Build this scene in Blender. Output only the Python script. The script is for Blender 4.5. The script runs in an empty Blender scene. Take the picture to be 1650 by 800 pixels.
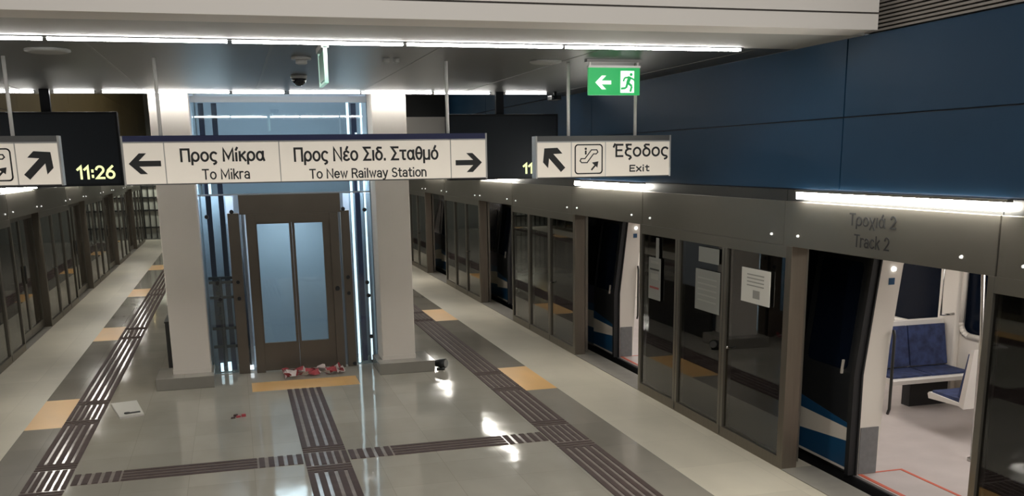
import bpy, bmesh, math, random
from mathutils import Vector, Matrix

random.seed(7)
SC = bpy.context.scene
COL = SC.collection

# ------------------------------------------------------------------ camera
CAM_H = 2.9
FPX, PPX, PPY = 1564.27, 825.0, 617.0
YAW, PITCH, ROLL = 0.27206, 0.22599, -0.01531
cy_, sy_ = math.cos(YAW), math.sin(YAW)
cp_, sp_ = math.cos(PITCH), math.sin(PITCH)
fwd = Vector((sy_ * cp_, cy_ * cp_, -sp_))
rgt = Vector((cy_, -sy_, 0))
upv = rgt.cross(fwd)
c_, s_ = math.cos(ROLL), math.sin(ROLL)
r2 = c_ * rgt + s_ * upv
u2 = -s_ * rgt + c_ * upv
cam = bpy.data.cameras.new('camera')
camo = bpy.data.objects.new('camera', cam)
COL.objects.link(camo)
M3 = Matrix((r2, u2, -fwd)).transposed()
camo.matrix_world = Matrix.Translation((0, 0, CAM_H)) @ M3.to_4x4()
cam.sensor_width = 36.0
cam.sensor_fit = 'HORIZONTAL'
cam.lens = FPX / 1650 * 36
cam.shift_x = (825.0 - PPX) / 1650
cam.shift_y = (PPY - 400.0) / 1650
cam.clip_end = 200
SC.camera = camo

# ------------------------------------------------------------------ light / exposure
SC.view_settings.view_transform = 'Standard'
SC.view_settings.look = 'None'
SC.view_settings.gamma = 1
SC.view_settings.use_curve_mapping = False
SC.view_settings.exposure = 0.0
W = bpy.data.worlds.new('world')
SC.world = W
W.use_nodes = True
W.node_tree.nodes['Background'].inputs[0].default_value = (0.75, 0.8, 0.85, 1)
W.node_tree.nodes['Background'].inputs[1].default_value = 0.10
SC.cycles.use_denoising = True
SC.cycles.max_bounces = 8
SC.cycles.transparent_max_bounces = 16

E_LINE = 36.0        # ceiling light lines
E_REAR = 44.0        # rear light line above the lift
E_DOOR = 56.0       # lamps on the screen door headers
E_TRAIN = 6.0       # lamps in the train
E_LIFT = 10.0        # cabin lamp and added fill panels in the lift
P_VOID = 160.0       # added fill light in the tall space behind the lift
P_STAIR = 480.0     # lamps of the hall above the stairs

def area(name, loc, rot, sx, sy, power, col=(1, 1, 1)):
    l = bpy.data.lights.new(name, 'AREA')
    l.shape = 'RECTANGLE'
    l.size, l.size_y = sx, sy
    l.energy = power
    l.color = col
    o = bpy.data.objects.new(name, l)
    COL.objects.link(o)
    o.location = loc
    o.rotation_euler = rot
    return o
area('hall_lamp', (1.0, -1.0, 6.6), (math.radians(28), 0, 0), 6.0, 2.0, P_STAIR, (1, 0.96, 0.9))

area('void_fill', (0.7, 26, 6.3), (0, 0, 0), 5.0, 14.0, P_VOID, (1, 0.97, 0.9))  # added fill so the tall space is not black; no lamp seen there
area('gate_fill', (-2.6, 41.2, 3.3), (math.radians(15), 0, 0), 1.6, 0.4, 60.0, (0.98, 1, 0.9))  # added fill to brighten the far gate, its source is unseen
# ------------------------------------------------------------------ materials
def mat(name, col, rough=0.5, metal=0.0, spec=0.5, emit=None, estr=0.0, noise=0.0, nscale=4.0, nstretch=(1, 1, 1), rnoise=0.0, trans=0.0, coat=0.0):
    m = bpy.data.materials.new(name)
    m.use_nodes = True
    nt = m.node_tree
    b = nt.nodes['Principled BSDF']
    b.inputs['Base Color'].default_value = (*col, 1)
    b.inputs['Roughness'].default_value = rough
    b.inputs['Metallic'].default_value = metal
    b.inputs['Specular IOR Level'].default_value = spec
    b.inputs['Coat Weight'].default_value = coat
    if emit:
        b.inputs['Emission Color'].default_value = (*emit, 1)
        b.inputs['Emission Strength'].default_value = estr
    if noise or rnoise:
        tc = nt.nodes.new('ShaderNodeNewGeometry')
        mp = nt.nodes.new('ShaderNodeMapping')
        mp.inputs['Scale'].default_value = nstretch
        n = nt.nodes.new('ShaderNodeTexNoise')
        n.inputs['Scale'].default_value = nscale
        n.inputs['Detail'].default_value = 5
        nt.links.new(tc.outputs['Position'], mp.inputs['Vector'])
        nt.links.new(mp.outputs['Vector'], n.inputs['Vector'])
        if noise:
            mr = nt.nodes.new('ShaderNodeMapRange')
            mr.inputs[1].default_value = 0.3
            mr.inputs[2].default_value = 0.7
            mr.inputs[3].default_value = 1 - noise
            mr.inputs[4].default_value = 1 + noise
            mx = nt.nodes.new('ShaderNodeVectorMath')
            mx.operation = 'SCALE'
            mx.inputs[0].default_value = col
            nt.links.new(n.outputs['Fac'], mr.inputs[0])
            nt.links.new(mr.outputs[0], mx.inputs['Scale'])
            nt.links.new(mx.outputs[0], b.inputs['Base Color'])
        if rnoise:
            m2 = nt.nodes.new('ShaderNodeMapRange')
            m2.inputs[1].default_value = 0.3
            m2.inputs[2].default_value = 0.7
            m2.inputs[3].default_value = max(0.02, rough - rnoise)
            m2.inputs[4].default_value = rough + rnoise
            nt.links.new(n.outputs['Fac'], m2.inputs[0])
            nt.links.new(m2.outputs[0], b.inputs['Roughness'])
    return m

def glass(name, tint, gloss=0.12, rough=0.02, glosscol=(1, 1, 1)):
    m = bpy.data.materials.new(name)
    m.use_nodes = True
    nt = m.node_tree
    nt.nodes.clear()
    out = nt.nodes.new('ShaderNodeOutputMaterial')
    tr = nt.nodes.new('ShaderNodeBsdfTransparent')
    tr.inputs[0].default_value = (*tint, 1)
    gl = nt.nodes.new('ShaderNodeBsdfGlossy')
    gl.inputs['Roughness'].default_value = rough
    gl.inputs['Color'].default_value = (*glosscol, 1)
    lw = nt.nodes.new('ShaderNodeFresnel')
    lw.inputs['IOR'].default_value = 1.45
    ad = nt.nodes.new('ShaderNodeMath')
    ad.operation = 'ADD'
    ad.use_clamp = True
    ad.inputs[1].default_value = gloss
    nt.links.new(lw.outputs[0], ad.inputs[0])
    mx = nt.nodes.new('ShaderNodeMixShader')
    nt.links.new(ad.outputs[0], mx.inputs[0])
    nt.links.new(tr.outputs[0], mx.inputs[1])
    nt.links.new(gl.outputs[0], mx.inputs[2])
    nt.links.new(mx.outputs[0], out.inputs['Surface'])
    return m

def stone(name, col, tile=(0.6, 0.6), rough=0.12, joint=0.8, noise=0.1, spec=0.4):
    """polished stone tiles with thin joints"""
    m = mat(name, col, rough, spec=spec, noise=noise, nscale=1.3, nstretch=(1.0, 0.6, 1.0), rnoise=0.03)
    nt = m.node_tree
    b = nt.nodes['Principled BSDF']
    src = b.inputs['Base Color'].links[0].from_socket
    g = nt.nodes.new('ShaderNodeNewGeometry')
    br = nt.nodes.new('ShaderNodeTexBrick')
    br.offset = 0.0
    br.inputs['Scale'].default_value = 1.0
    br.inputs['Brick Width'].default_value = tile[0]
    br.inputs['Row Height'].default_value = tile[1]
    br.inputs['Mortar Size'].default_value = 0.003
    br.inputs['Mortar Smooth'].default_value = 0.1
    br.inputs['Color1'].default_value = (1, 1, 1, 1)
    br.inputs['Color2'].default_value = (0.9, 0.9, 0.9, 1)
    br.inputs['Mortar'].default_value = (joint, joint, joint, 1)
    nt.links.new(g.outputs['Position'], br.inputs['Vector'])
    mx = nt.nodes.new('ShaderNodeVectorMath')
    mx.operation = 'MULTIPLY'
    nt.links.new(src, mx.inputs[0])
    nt.links.new(br.outputs['Color'], mx.inputs[1])
    nt.links.new(mx.outputs[0], b.inputs['Base Color'])
    # faint unevenness of the polish
    n = nt.nodes.new('ShaderNodeTexNoise')
    n.inputs['Scale'].default_value = 2.2
    n.inputs['Detail'].default_value = 2
    nt.links.new(g.outputs['Position'], n.inputs['Vector'])
    bp = nt.nodes.new('ShaderNodeBump')
    bp.inputs['Strength'].default_value = 0.10
    bp.inputs['Distance'].default_value = 0.02
    nt.links.new(n.outputs['Fac'], bp.inputs['Height'])
    nt.links.new(bp.outputs[0], b.inputs['Normal'])
    return m

M = {}
M['floor_grey'] = stone('grey_stone', (0.41, 0.382, 0.325), (0.6, 0.6), 0.07, spec=0.30)
M['floor_mid'] = stone('mid_grey_stone', (0.31, 0.284, 0.24), (0.43, 0.9), 0.12, spec=0.3)
M['floor_beige'] = stone('beige_stone', (0.57, 0.525, 0.425), (0.93, 0.9), 0.36, spec=0.3)
M['floor_yellow'] = stone('yellow_stone', (0.77, 0.455, 0.17), (0.42, 1.45), 0.36, 0.95)
M['tactile'] = mat('maroon_tactile', (0.075, 0.05, 0.045), 0.6, spec=0.15, noise=0.12, nscale=9)
M['tactile_base'] = mat('tactile_ground', (0.29, 0.25, 0.225), 0.14, spec=0.25, noise=0.1, nscale=9)
M['steel'] = mat('brushed_steel', (0.205, 0.19, 0.16), 0.32, 0.8, noise=0.05, nscale=1.2, nstretch=(1, 0.5, 1), rnoise=0.04)
M['steel_post'] = mat('brown_steel', (0.19, 0.165, 0.132), 0.36, 0.85, noise=0.05, nscale=2.0, nstretch=(18, 18, 1))
M['lift_frame'] = mat('lift_frame', (0.15, 0.128, 0.104), 0.42, 0.7, noise=0.06, nscale=2.0)
M['steel_bright'] = mat('polished_steel', (0.55, 0.54, 0.52), 0.22, 1.0)
M['steel_dark'] = mat('dark_steel', (0.05, 0.05, 0.048), 0.4, 0.6)
M['sill'] = mat('sill_plate', (0.24, 0.225, 0.195), 0.4, noise=0.08, nscale=6)
M['black'] = mat('black_paint', (0.012, 0.013, 0.015), 0.45)
M['black_glass'] = mat('black_gloss', (0.006, 0.008, 0.012), 0.12)
M['screen_glass'] = glass('screen_glass', (0.62, 0.62, 0.56), 0.05)
M['lift_glass'] = glass('lift_glass', (0.80, 0.88, 0.90), 0.05)
M['blue_wall'] = mat('blue_panel', (0.013, 0.048, 0.098), 0.5, spec=0.15, noise=0.08, nscale=0.7)
M['blue_joint'] = mat('blue_joint', (0.006, 0.014, 0.035), 0.6)
M['ochre_wall'] = mat('ochre_panel', (0.19, 0.14, 0.055), 0.5, noise=0.08, nscale=0.7)
M['ceil'] = mat('ceiling_metal', (0.085, 0.088, 0.090), 0.42, 0.25, spec=0.3, noise=0.05, nscale=0.5)
M['ceil_joint'] = mat('ceiling_joint', (0.15, 0.15, 0.145), 0.5, 0.2)
M['soffit'] = mat('soffit_paint', (0.40, 0.395, 0.37), 0.6)
M['white_bulk'] = mat('bulkhead_white', (0.74, 0.70, 0.655), 0.6)
M['groove'] = mat('groove_dark', (0.10, 0.09, 0.085), 0.8)
M['slat'] = mat('slat_metal', (0.36, 0.33, 0.30), 0.5)
M['column'] = mat('column_white', (0.68, 0.63, 0.57), 0.55, noise=0.03, nscale=1.0)
M['plinth'] = stone('plinth_stone', (0.32, 0.30, 0.265), (0.8, 0.6), 0.12)
M['lamp_line'] = mat('lamp_line', (0.9, 0.9, 0.9), 0.5, emit=(1.0, 0.985, 0.95), estr=E_LINE)
M['lamp_rear'] = mat('lamp_rear', (0.9, 0.9, 0.9), 0.5, emit=(1.0, 0.985, 0.95), estr=E_REAR)
M['lamp_door'] = mat('lamp_door', (0.9, 0.9, 0.9), 0.5, emit=(1.0, 0.96, 0.87), estr=E_DOOR)
M['lamp_train'] = mat('lamp_train', (0.9, 0.9, 0.9), 0.5, emit=(1.0, 0.97, 0.94), estr=E_TRAIN)
M['lamp_lift'] = mat('lamp_lift', (0.9, 0.9, 0.9), 0.5, emit=(0.86, 0.94, 1.0), estr=E_LIFT)
M['fill_shaft'] = mat('fill_shaft', (0.9, 0.9, 0.9), 0.5, emit=(0.86, 0.94, 1.0), estr=E_LIFT * 0.55)  # glow of the added fill panel above the shaft
M['fill_clad'] = mat('fill_clad', (0.9, 0.9, 0.9), 0.5, emit=(0.80, 0.90, 1.0), estr=E_LIFT * 5)  # glow of the added fill panels over the cladding
M['glow_pale'] = mat('glow_pale', (0.9, 0.9, 0.9), 0.5, emit=(0.85, 0.95, 1.0), estr=1.8)  # pale glow for the bright lines and low spots in the shaft
M['lamp_small'] = mat('lamp_small', (0.9, 0.9, 0.9), 0.5, emit=(1, 1, 0.96), estr=3.0)
M['lamp_dot'] = mat('lamp_dot', (0.7, 0.7, 0.7), 0.4, emit=(1, 1, 0.96), estr=0.7)
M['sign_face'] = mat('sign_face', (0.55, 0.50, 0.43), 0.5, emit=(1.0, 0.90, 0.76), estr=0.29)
M['sign_body'] = mat('sign_body', (0.10, 0.10, 0.10), 0.4, 0.3)
M['sign_rim'] = mat('sign_rim', (0.45, 0.44, 0.42), 0.35, 0.6)
M['sign_blue'] = mat('sign_blue', (0.012, 0.016, 0.065), 0.4)
M['ink'] = mat('sign_ink', (0.008, 0.008, 0.008), 0.6)
M['green_lit'] = mat('green_lit', (0.01, 0.3, 0.08), 0.4, emit=(0.006, 0.34, 0.075), estr=0.8)
M['green_dim'] = mat('green_dim', (0.05, 0.16, 0.10), 0.3)
M['white_lit'] = mat('white_lit', (0.8, 0.8, 0.8), 0.4, emit=(0.85, 1.0, 0.9), estr=0.85)
M['acrylic'] = mat('acrylic_edge', (0.55, 0.75, 0.65), 0.15, emit=(0.55, 0.9, 0.72), estr=0.35)
M['digit'] = mat('clock_digit', (0.5, 0.55, 0.2), 0.5, emit=(0.92, 1.0, 0.50), estr=1.0)
M['board'] = mat('board_dark', (0.011, 0.015, 0.021), 0.5, spec=0.25)
M['board_frame'] = mat('board_frame', (0.008, 0.009, 0.012), 0.5, spec=0.2)
M['pole'] = mat('pole_grey', (0.74, 0.73, 0.70), 0.4)
M['dev_white'] = mat('device_white', (0.26, 0.26, 0.25), 0.5)
M['train_white'] = mat('train_white', (0.66, 0.60, 0.53), 0.4)
M['train_panel'] = mat('train_panel', (0.72, 0.67, 0.60), 0.4)
M['train_blue'] = mat('train_blue', (0.012, 0.065, 0.15), 0.3)
M['train_navy'] = mat('train_navy', (0.012, 0.016, 0.05), 0.3)
M['train_floor'] = mat('train_floor', (0.46, 0.41, 0.39), 0.35, noise=0.07, nscale=3)
M['rubber'] = mat('rubber', (0.012, 0.012, 0.013), 0.6)
M['kick'] = mat('kick_grey', (0.17, 0.17, 0.17), 0.5, noise=0.1, nscale=20)
M['red_line'] = mat('red_line', (0.55, 0.10, 0.05), 0.5)
M['seat_blue'] = mat('seat_fabric', (0.028, 0.042, 0.11), 0.8, noise=0.45, nscale=11)
M['seat_shell'] = mat('seat_shell', (0.70, 0.67, 0.63), 0.35)
M['window_dark'] = mat('window_dark', (0.004, 0.007, 0.015), 0.1, spec=0.12)
M['tunnel'] = mat('tunnel_concrete', (0.035, 0.035, 0.036), 0.9)
M['paper'] = mat('paper', (0.62, 0.60, 0.54), 0.8)
M['paper_grey'] = mat('paper_grey', (0.23, 0.23, 0.21), 0.7)
M['print_grey'] = mat('print_grey', (0.30, 0.29, 0.26), 0.8)
M['print_red'] = mat('print_red', (0.25, 0.06, 0.05), 0.8)
M['tape_red'] = mat('tape_red', (0.36, 0.05, 0.06), 0.5)
M['tape_white'] = mat('tape_white', (0.60, 0.52, 0.50), 0.5)
M['lift_wall'] = mat('lift_wall', (0.32, 0.365, 0.41), 0.45)
M['back_wall'] = mat('back_wall', (0.42, 0.42, 0.36), 0.7)
M['hatch'] = mat('hatch_white', (0.55, 0.53, 0.48), 0.5)

# ------------------------------------------------------------------ stroke alphabet for the signs
def AR(cx, cy, rx, ry, a0, a1, n=14):
    return [(cx + rx * math.cos(math.radians(a0 + (a1 - a0) * k / n)), cy + ry * math.sin(math.radians(a0 + (a1 - a0) * k / n))) for k in range(n + 1)]
RING = AR(.27, .36, .27, .36, 0, 360, 20)
ACC = lambda x: [(x, .88), (x + .09, 1.06)]
GLYPH = {
    ' ': (.18, []), '.': (.08, [[(.04, .0), (.04, .05)]]), ':': (.10, [[(.05, .12), (.05, .2)], [(.05, .58), (.05, .66)]]),
    'Π': (.64, [[(0, 0), (0, 1), (.62, 1), (.62, 0)]]),
    'ρ': (.54, [RING, [(0, .36), (0, -.28)]]),
    'ο': (.54, [RING]), 'ό': (.54, [RING, ACC(.26)]),
    'ς': (.46, [AR(.27, .36, .27, .36, 50, 262) + [(.37, -.03), (.42, -.12), (.37, -.22), (.26, -.27)]]),
    'Μ': (.78, [[(0, 0), (0, 1), (.38, .2), (.76, 1), (.76, 0)]]),
    'ι': (.08, [[(.04, .72), (.04, 0)]]), 'ί': (.12, [[(.04, .62), (.04, 0)], [(.05, .93), (.13, 1.08)]]),
    'κ': (.44, [[(0, .72), (0, 0)], [(.42, .72), (.02, .32)], [(.14, .43), (.44, 0)]]),
    'α': (.56, [AR(.25, .36, .25, .36, 0, 360, 20), [(.52, .72), (.49, .3), (.58, 0)]]),
    'ά': (.56, [AR(.25, .36, .25, .36, 0, 360, 20), [(.52, .72), (.49, .3), (.58, 0)], ACC(.26)]),
    'Ν': (.64, [[(0, 0), (0, 1), (.62, 0), (.62, 1)]]),
    'έ': (.44, [AR(.24, .54, .20, .18, 35, 270), AR(.24, .18, .23, .18, 90, 325), ACC(.24)]),
    'Σ': (.58, [[(.55, 1), (.02, 1), (.36, .52), (.02, 0), (.57, 0)]]),
    'δ': (.52, [AR(.26, .33, .26, .33, 0, 360, 20), [(.36, .63), (.14, .80), (.11, .91), (.20, 1.0), (.44, .98)]]),
    'τ': (.46, [[(0, .72), (.46, .72)], [(.23, .72), (.23, .1), (.29, .01), (.38, .01)]]),
    'θ': (.50, [AR(.25, .5, .25, .5, 0, 360, 22), [(.02, .5), (.48, .5)]]),
    'μ': (.50, [[(0, .72), (0, -.28)], AR(.24, .22, .24, .22, 180, 360) + [(.48, .72)], [(.48, .25), (.48, 0)]]),
    'Έ': (.70, [[(.68, 1), (.2, 1), (.2, 0), (.68, 0)], [(.2, .52), (.6, .52)], [(0, .84), (.08, 1.04)]]),
    'ξ': (.44, [[(.08, 1), (.42, 1)], [(.2, 1), (.1, .86), (.13, .72), (.24, .64), (.40, .62)], [(.24, .63), (.06, .5), (.01, .3), (.08, .12), (.26, .04), (.40, -.03), (.43, -.14), (.32, -.26)]]),
    'Τ': (.58, [[(0, 1), (.58, 1)], [(.29, 1), (.29, 0)]]),
    'χ': (.46, [[(0, .72), (.46, -.26)], [(.46, .72), (0, -.26)]]),
    'i': (.08, [[(.04, .64), (.04, 0)], [(.04, .99), (.04, 1.01)]]),
    'k': (.42, [[(0, 1), (0, 0)], [(.40, .72), (.02, .32)], [(.14, .43), (.42, 0)]]),
    'r': (.30, [[(0, .72), (0, 0)], AR(.22, .46, .22, .26, 180, 65)]),
    'a': (.46, [AR(.23, .50, .21, .22, 155, 0) + [(.44, 0)], AR(.22, .2, .22, .2, 0, 360, 16)]),
    'e': (.50, [[(.01, .38), (.5, .38)] + AR(.25, .36, .25, .36, 4, 318)]),
    'w': (.68, [[(0, .72), (.18, 0), (.34, .66), (.5, 0), (.68, .72)]]),
    'R': (.54, [[(0, 0), (0, 1), (.3, 1)] + AR(.3, .75, .24, .25, 85, -85) + [(.3, .5), (0, .5)], [(.3, .5), (.56, 0)]]),
    'l': (.08, [[(.04, 1), (.04, 0)]]),
    'y': (.46, [[(0, .72), (.24, 0)], [(.48, .72), (.20, -.18), (.12, -.26), (0, -.27)]]),
    'S': (.52, [AR(.27, .75, .24, .25, 40, 265) + AR(.26, .25, .26, .25, 80, -145)]),
    't': (.32, [[(.14, .95), (.14, .12), (.2, .01), (.34, .02)], [(0, .72), (.32, .72)]]),
    'n': (.44, [[(0, .72), (0, 0)], AR(.22, .46, .22, .26, 180, 0) + [(.44, 0)]]),
    'x': (.44, [[(0, .72), (.44, 0)], [(.44, .72), (0, 0)]]),
    'c': (.48, [AR(.27, .36, .27, .36, 45, 315)]),
    '1': (.26, [[(0, .76), (.22, 1), (.22, 0)]]),
    '2': (.50, [AR(.25, .72, .24, .28, 165, -35) + [(.02, 0), (.5, 0)]]),
    '6': (.50, [AR(.25, .3, .25, .3, 0, 360, 18), [(.40, 1), (.10, .66), (.01, .34)]]),
}
for g, l in (('o', 'ο'), ('M', 'Μ'), ('N', 'Ν'), ('T', 'Τ')): GLYPH[g] = GLYPH[l]
GLYPH['E'] = (.48, [[(.48, 1), (0, 1), (0, 0), (.48, 0)], [(0, .52), (.40, .52)]])

# ------------------------------------------------------------------ mesh helpers
class MB:
    """collects boxes, prisms and tubes for ONE mesh object (world coordinates, shifted to the root's origin when built)"""
    def __init__(self):
        self.bm = bmesh.new()
        self.mats = []
    def mi(self, m):
        if m not in self.mats:
            self.mats.append(m)
        return self.mats.index(m)
    def box(self, x0, x1, y0, y1, z0, z1, m, bev=0.0):
        if x1 < x0: x0, x1 = x1, x0
        if y1 < y0: y0, y1 = y1, y0
        if z1 < z0: z0, z1 = z1, z0
        r = bmesh.ops.create_cube(self.bm, size=1.0)
        vs = r['verts']
        for v in vs:
            v.co = Vector(((x0 + x1) / 2 + v.co.x * (x1 - x0), (y0 + y1) / 2 + v.co.y * (y1 - y0), (z0 + z1) / 2 + v.co.z * (z1 - z0)))
        fs = set(f for v in vs for f in v.link_faces)
        i = self.mi(m)
        for f in fs: f.material_index = i
        if bev > 0:
            es = list(set(e for v in vs for e in v.link_edges))
            rb = bmesh.ops.bevel(self.bm, geom=es, offset=bev, segments=2, affect='EDGES', profile=0.5)
            for f in rb['faces']: f.material_index = i
        return self
    def prism(self, pts, fn, d0, d1, m):
        """closed 2-D outline pts, mapped by fn(u, v, d) to 3-D and extruded from d0 to d1"""
        a = [self.bm.verts.new(fn(u, v, d0)) for u, v in pts]
        b = [self.bm.verts.new(fn(u, v, d1)) for u, v in pts]
        i = self.mi(m)
        n = len(pts)
        fs = [self.bm.faces.new(a), self.bm.faces.new(list(reversed(b)))]
        for k in range(n):
            fs.append(self.bm.faces.new((a[k], b[k], b[(k + 1) % n], a[(k + 1) % n])))
        for f in fs: f.material_index = i
        bmesh.ops.recalc_face_normals(self.bm, faces=fs)
        return self
    def quad(self, pts, m):
        f = self.bm.faces.new([self.bm.verts.new(p) for p in pts])
        f.material_index = self.mi(m)
        return self
    def tube(self, pts, r, m, seg=10, cap=True):
        pts = [Vector(p) for p in pts]
        rings = []
        i = self.mi(m)
        for k, p in enumerate(pts):
            if k == 0: t = pts[1] - pts[0]
            elif k == len(pts) - 1: t = pts[-1] - pts[-2]
            else: t = (pts[k + 1] - pts[k]).normalized() + (pts[k] - pts[k - 1]).normalized()
            t.normalize()
            a = Vector((0, 0, 1)) if abs(t.z) < 0.9 else Vector((1, 0, 0))
            u = t.cross(a).normalized()
            w = t.cross(u)
            rr = r[k] if isinstance(r, (list, tuple)) else r
            rings.append([self.bm.verts.new(p + (u * math.cos(2 * math.pi * j / seg) + w * math.sin(2 * math.pi * j / seg)) * rr) for j in range(seg)])
        fs = []
        for k in range(len(rings) - 1):
            for j in range(seg):
                fs.append(self.bm.faces.new((rings[k][j], rings[k][(j + 1) % seg], rings[k + 1][(j + 1) % seg], rings[k + 1][j])))
        if cap:
            fs.append(self.bm.faces.new(list(reversed(rings[0]))))
            fs.append(self.bm.faces.new(rings[-1]))
        for f in fs:
            f.material_index = i
            f.smooth = len(f.verts) == 4
        bmesh.ops.recalc_face_normals(self.bm, faces=fs)
        return self
    def ribbon(self, pts, w, place, m, d0, d1):
        """a flat stroke of width w along the polyline pts"""
        P2 = [Vector(p) for p in pts]
        n = len(P2)
        closed = (P2[0] - P2[-1]).length < 1e-5
        i = self.mi(m)
        ring = []
        for k in range(n):
            a = P2[k] - P2[k - 1] if k > 0 else (P2[k] - P2[-2] if closed else P2[1] - P2[0])
            b = P2[k + 1] - P2[k] if k < n - 1 else (P2[1] - P2[0] if closed else P2[-1] - P2[-2])
            a = a.normalized(); b = b.normalized()
            na = Vector((-a.y, a.x)); nb = Vector((-b.y, b.x))
            t = na + nb
            t = t.normalized() if t.length > 1e-4 else na
            o = t * (w / 2) / max(0.45, t.dot(na))
            p = P2[k]
            if not closed and k == 0: p = p - a * w * 0.5
            if not closed and k == n - 1: p = p + b * w * 0.5
            l, r = p + o, p - o
            ring.append([self.bm.verts.new(place(l.x, l.y, d0)), self.bm.verts.new(place(l.x, l.y, d1)),
                         self.bm.verts.new(place(r.x, r.y, d1)), self.bm.verts.new(place(r.x, r.y, d0))])
        fs = []
        for k in range(n - 1):
            for q in range(4):
                fs.append(self.bm.faces.new((ring[k][q], ring[k + 1][q], ring[k + 1][(q + 1) % 4], ring[k][(q + 1) % 4])))
        fs.append(self.bm.faces.new(ring[0])); fs.append(self.bm.faces.new(list(reversed(ring[-1]))))
        for f in fs: f.material_index = i
        bmesh.ops.recalc_face_normals(self.bm, faces=fs)
    def text(self, s, x0, x1, z0, z1, place, m, w=0.014, depth=0.003):
        """stroke lettering fitted into the box x0..x1, z0..z1 and mapped by place(x, z, d)"""
        strokes = []
        x = 0.0
        for ch in s:
            wd, ls = GLYPH[ch]
            for l in ls: strokes.append([(x + u, v) for u, v in l])
            x += wd + 0.21
        us = [u for l in strokes for u, v in l]; vs = [v for l in strokes for u, v in l]
        au, bu, av, bv = min(us), max(us), min(vs), max(vs)
        h = w / 2
        fu = (x1 - x0 - w) / (bu - au); fv = (z1 - z0 - w) / (bv - av)
        for k, l in enumerate(strokes):
            self.ribbon([(x0 + h + (u - au) * fu, z0 + h + (v - av) * fv) for u, v in l], w, place, m, 0.0, depth + 0.0002 * (k % 3))
        return self
    def build(self, name, parent=None, smooth=False):
        me = bpy.data.meshes.new(name)
        if parent is not None:
            off = Vector(parent.location)
            pp = parent.parent
            while pp is not None:
                off += Vector(pp.location); pp = pp.parent
            bmesh.ops.translate(self.bm, vec=-off, verts=self.bm.verts)
        self.bm.normal_update()
        self.bm.to_mesh(me)
        self.bm.free()
        for m in self.mats: me.materials.append(m)
        o = bpy.data.objects.new(name, me)
        COL.objects.link(o)
        if parent is not None: o.parent = parent
        if smooth:
            for p in me.polygons: p.use_smooth = True
        return o

def thing(name, loc, label, cat, group=None):
    o = bpy.data.objects.new(name, None)
    o.empty_display_size = 0.1
    COL.objects.link(o)
    o.location = loc
    o['label'] = label
    o['category'] = cat
    if group: o['group'] = group
    return o
def tag(o, label, cat, group=None):
    o['label'] = label; o['category'] = cat
    if group: o['group'] = group
    return o
def struct(mb, name):
    o = mb.build(name)
    o['kind'] = 'structure'
    return o
def front(Y):                     # a face looking towards -y: x to the right, z up, depth d towards the viewer
    return lambda u, v, d: Vector((u, Y - d, v))
ORD = ['nearest', 'second', 'third', 'fourth', 'fifth', 'sixth', 'seventh']

# ------------------------------------------------------------------ the setting
RX, LX = 4.79, -3.41             # faces of the platform screens
P = 5.85                         # door pitch
YEND = 41.5
f = MB()
def fl(x0, x1, y0, y1, m):
    f.quad([(x0, y0, 0), (x1, y0, 0), (x1, y1, 0), (x0, y1, 0)], m)
Y0 = 2.2
ykeys = [(11.65 - P * 1 + P * k, 13.1 - P * 1 + P * k) for k in range(0, 7)]
def zones(xin, xout, xedge, xwall):
    """xin..xout tactile side, xout..xedge mid band with yellow tiles, xedge..xwall light band"""
    y = Y0
    for a, b in ykeys:
        if b < Y0 or a > YEND: continue
        a = max(a, y); b = min(b, YEND)
        s = sorted((xout, xedge))
        if a > y: fl(s[0], s[1], y, a, M['floor_mid'])
        fl(s[0], s[1], a, b, M['floor_yellow'])
        y = b
    s = sorted((xout, xedge))
    if y < YEND: fl(s[0], s[1], y, YEND, M['floor_mid'])
    s = sorted((xedge, xwall))
    fl(s[0], s[1], Y0, YEND, M['floor_beige'])
fl(-2.07, 3.43, Y0, 12.74, M['floor_grey'])
fl(-2.07, 0.05, 12.74, 13.3, M['floor_grey'])
fl(0.05, 1.45, 12.74, 13.3, M['floor_yellow'])
fl(1.45, 3.43, 12.74, 13.3, M['floor_grey'])
fl(-2.07, 3.43, 13.3, YEND, M['floor_grey'])
zones(3.03, 3.43, 3.86, 5.14)
zones(-1.69, -2.07, -2.47, -3.76)
# edge slab under the paving
f.box(LX - 0.35, RX + 0.35, Y0, YEND, -1.2, -0.006, M['tunnel'])
floor = struct(f, 'floor')

f = MB()
f.box(5.14, 9.4, -6, 50, -1.3, -1.2, M['tunnel'])
f.box(-8.2, -3.76, -6, 50, -1.3, -1.2, M['tunnel'])
struct(f, 'floor_track')
f = MB()
f.box(9.3, 9.4, -6, 50, -1.2, 4.6, M['tunnel'])
f.box(5.2, 9.4, -6, 50, 3.6, 3.7, M['tunnel'])
struct(f, 'wall_tunnel_right')
f = MB()
f.box(-8.2, -8.1, -6, 50, -1.2, 4.6, M['tunnel'])
f.box(-8.2, -3.9, -6, 50, 3.6, 3.7, M['tunnel'])
struct(f, 'wall_tunnel_left')

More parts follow.
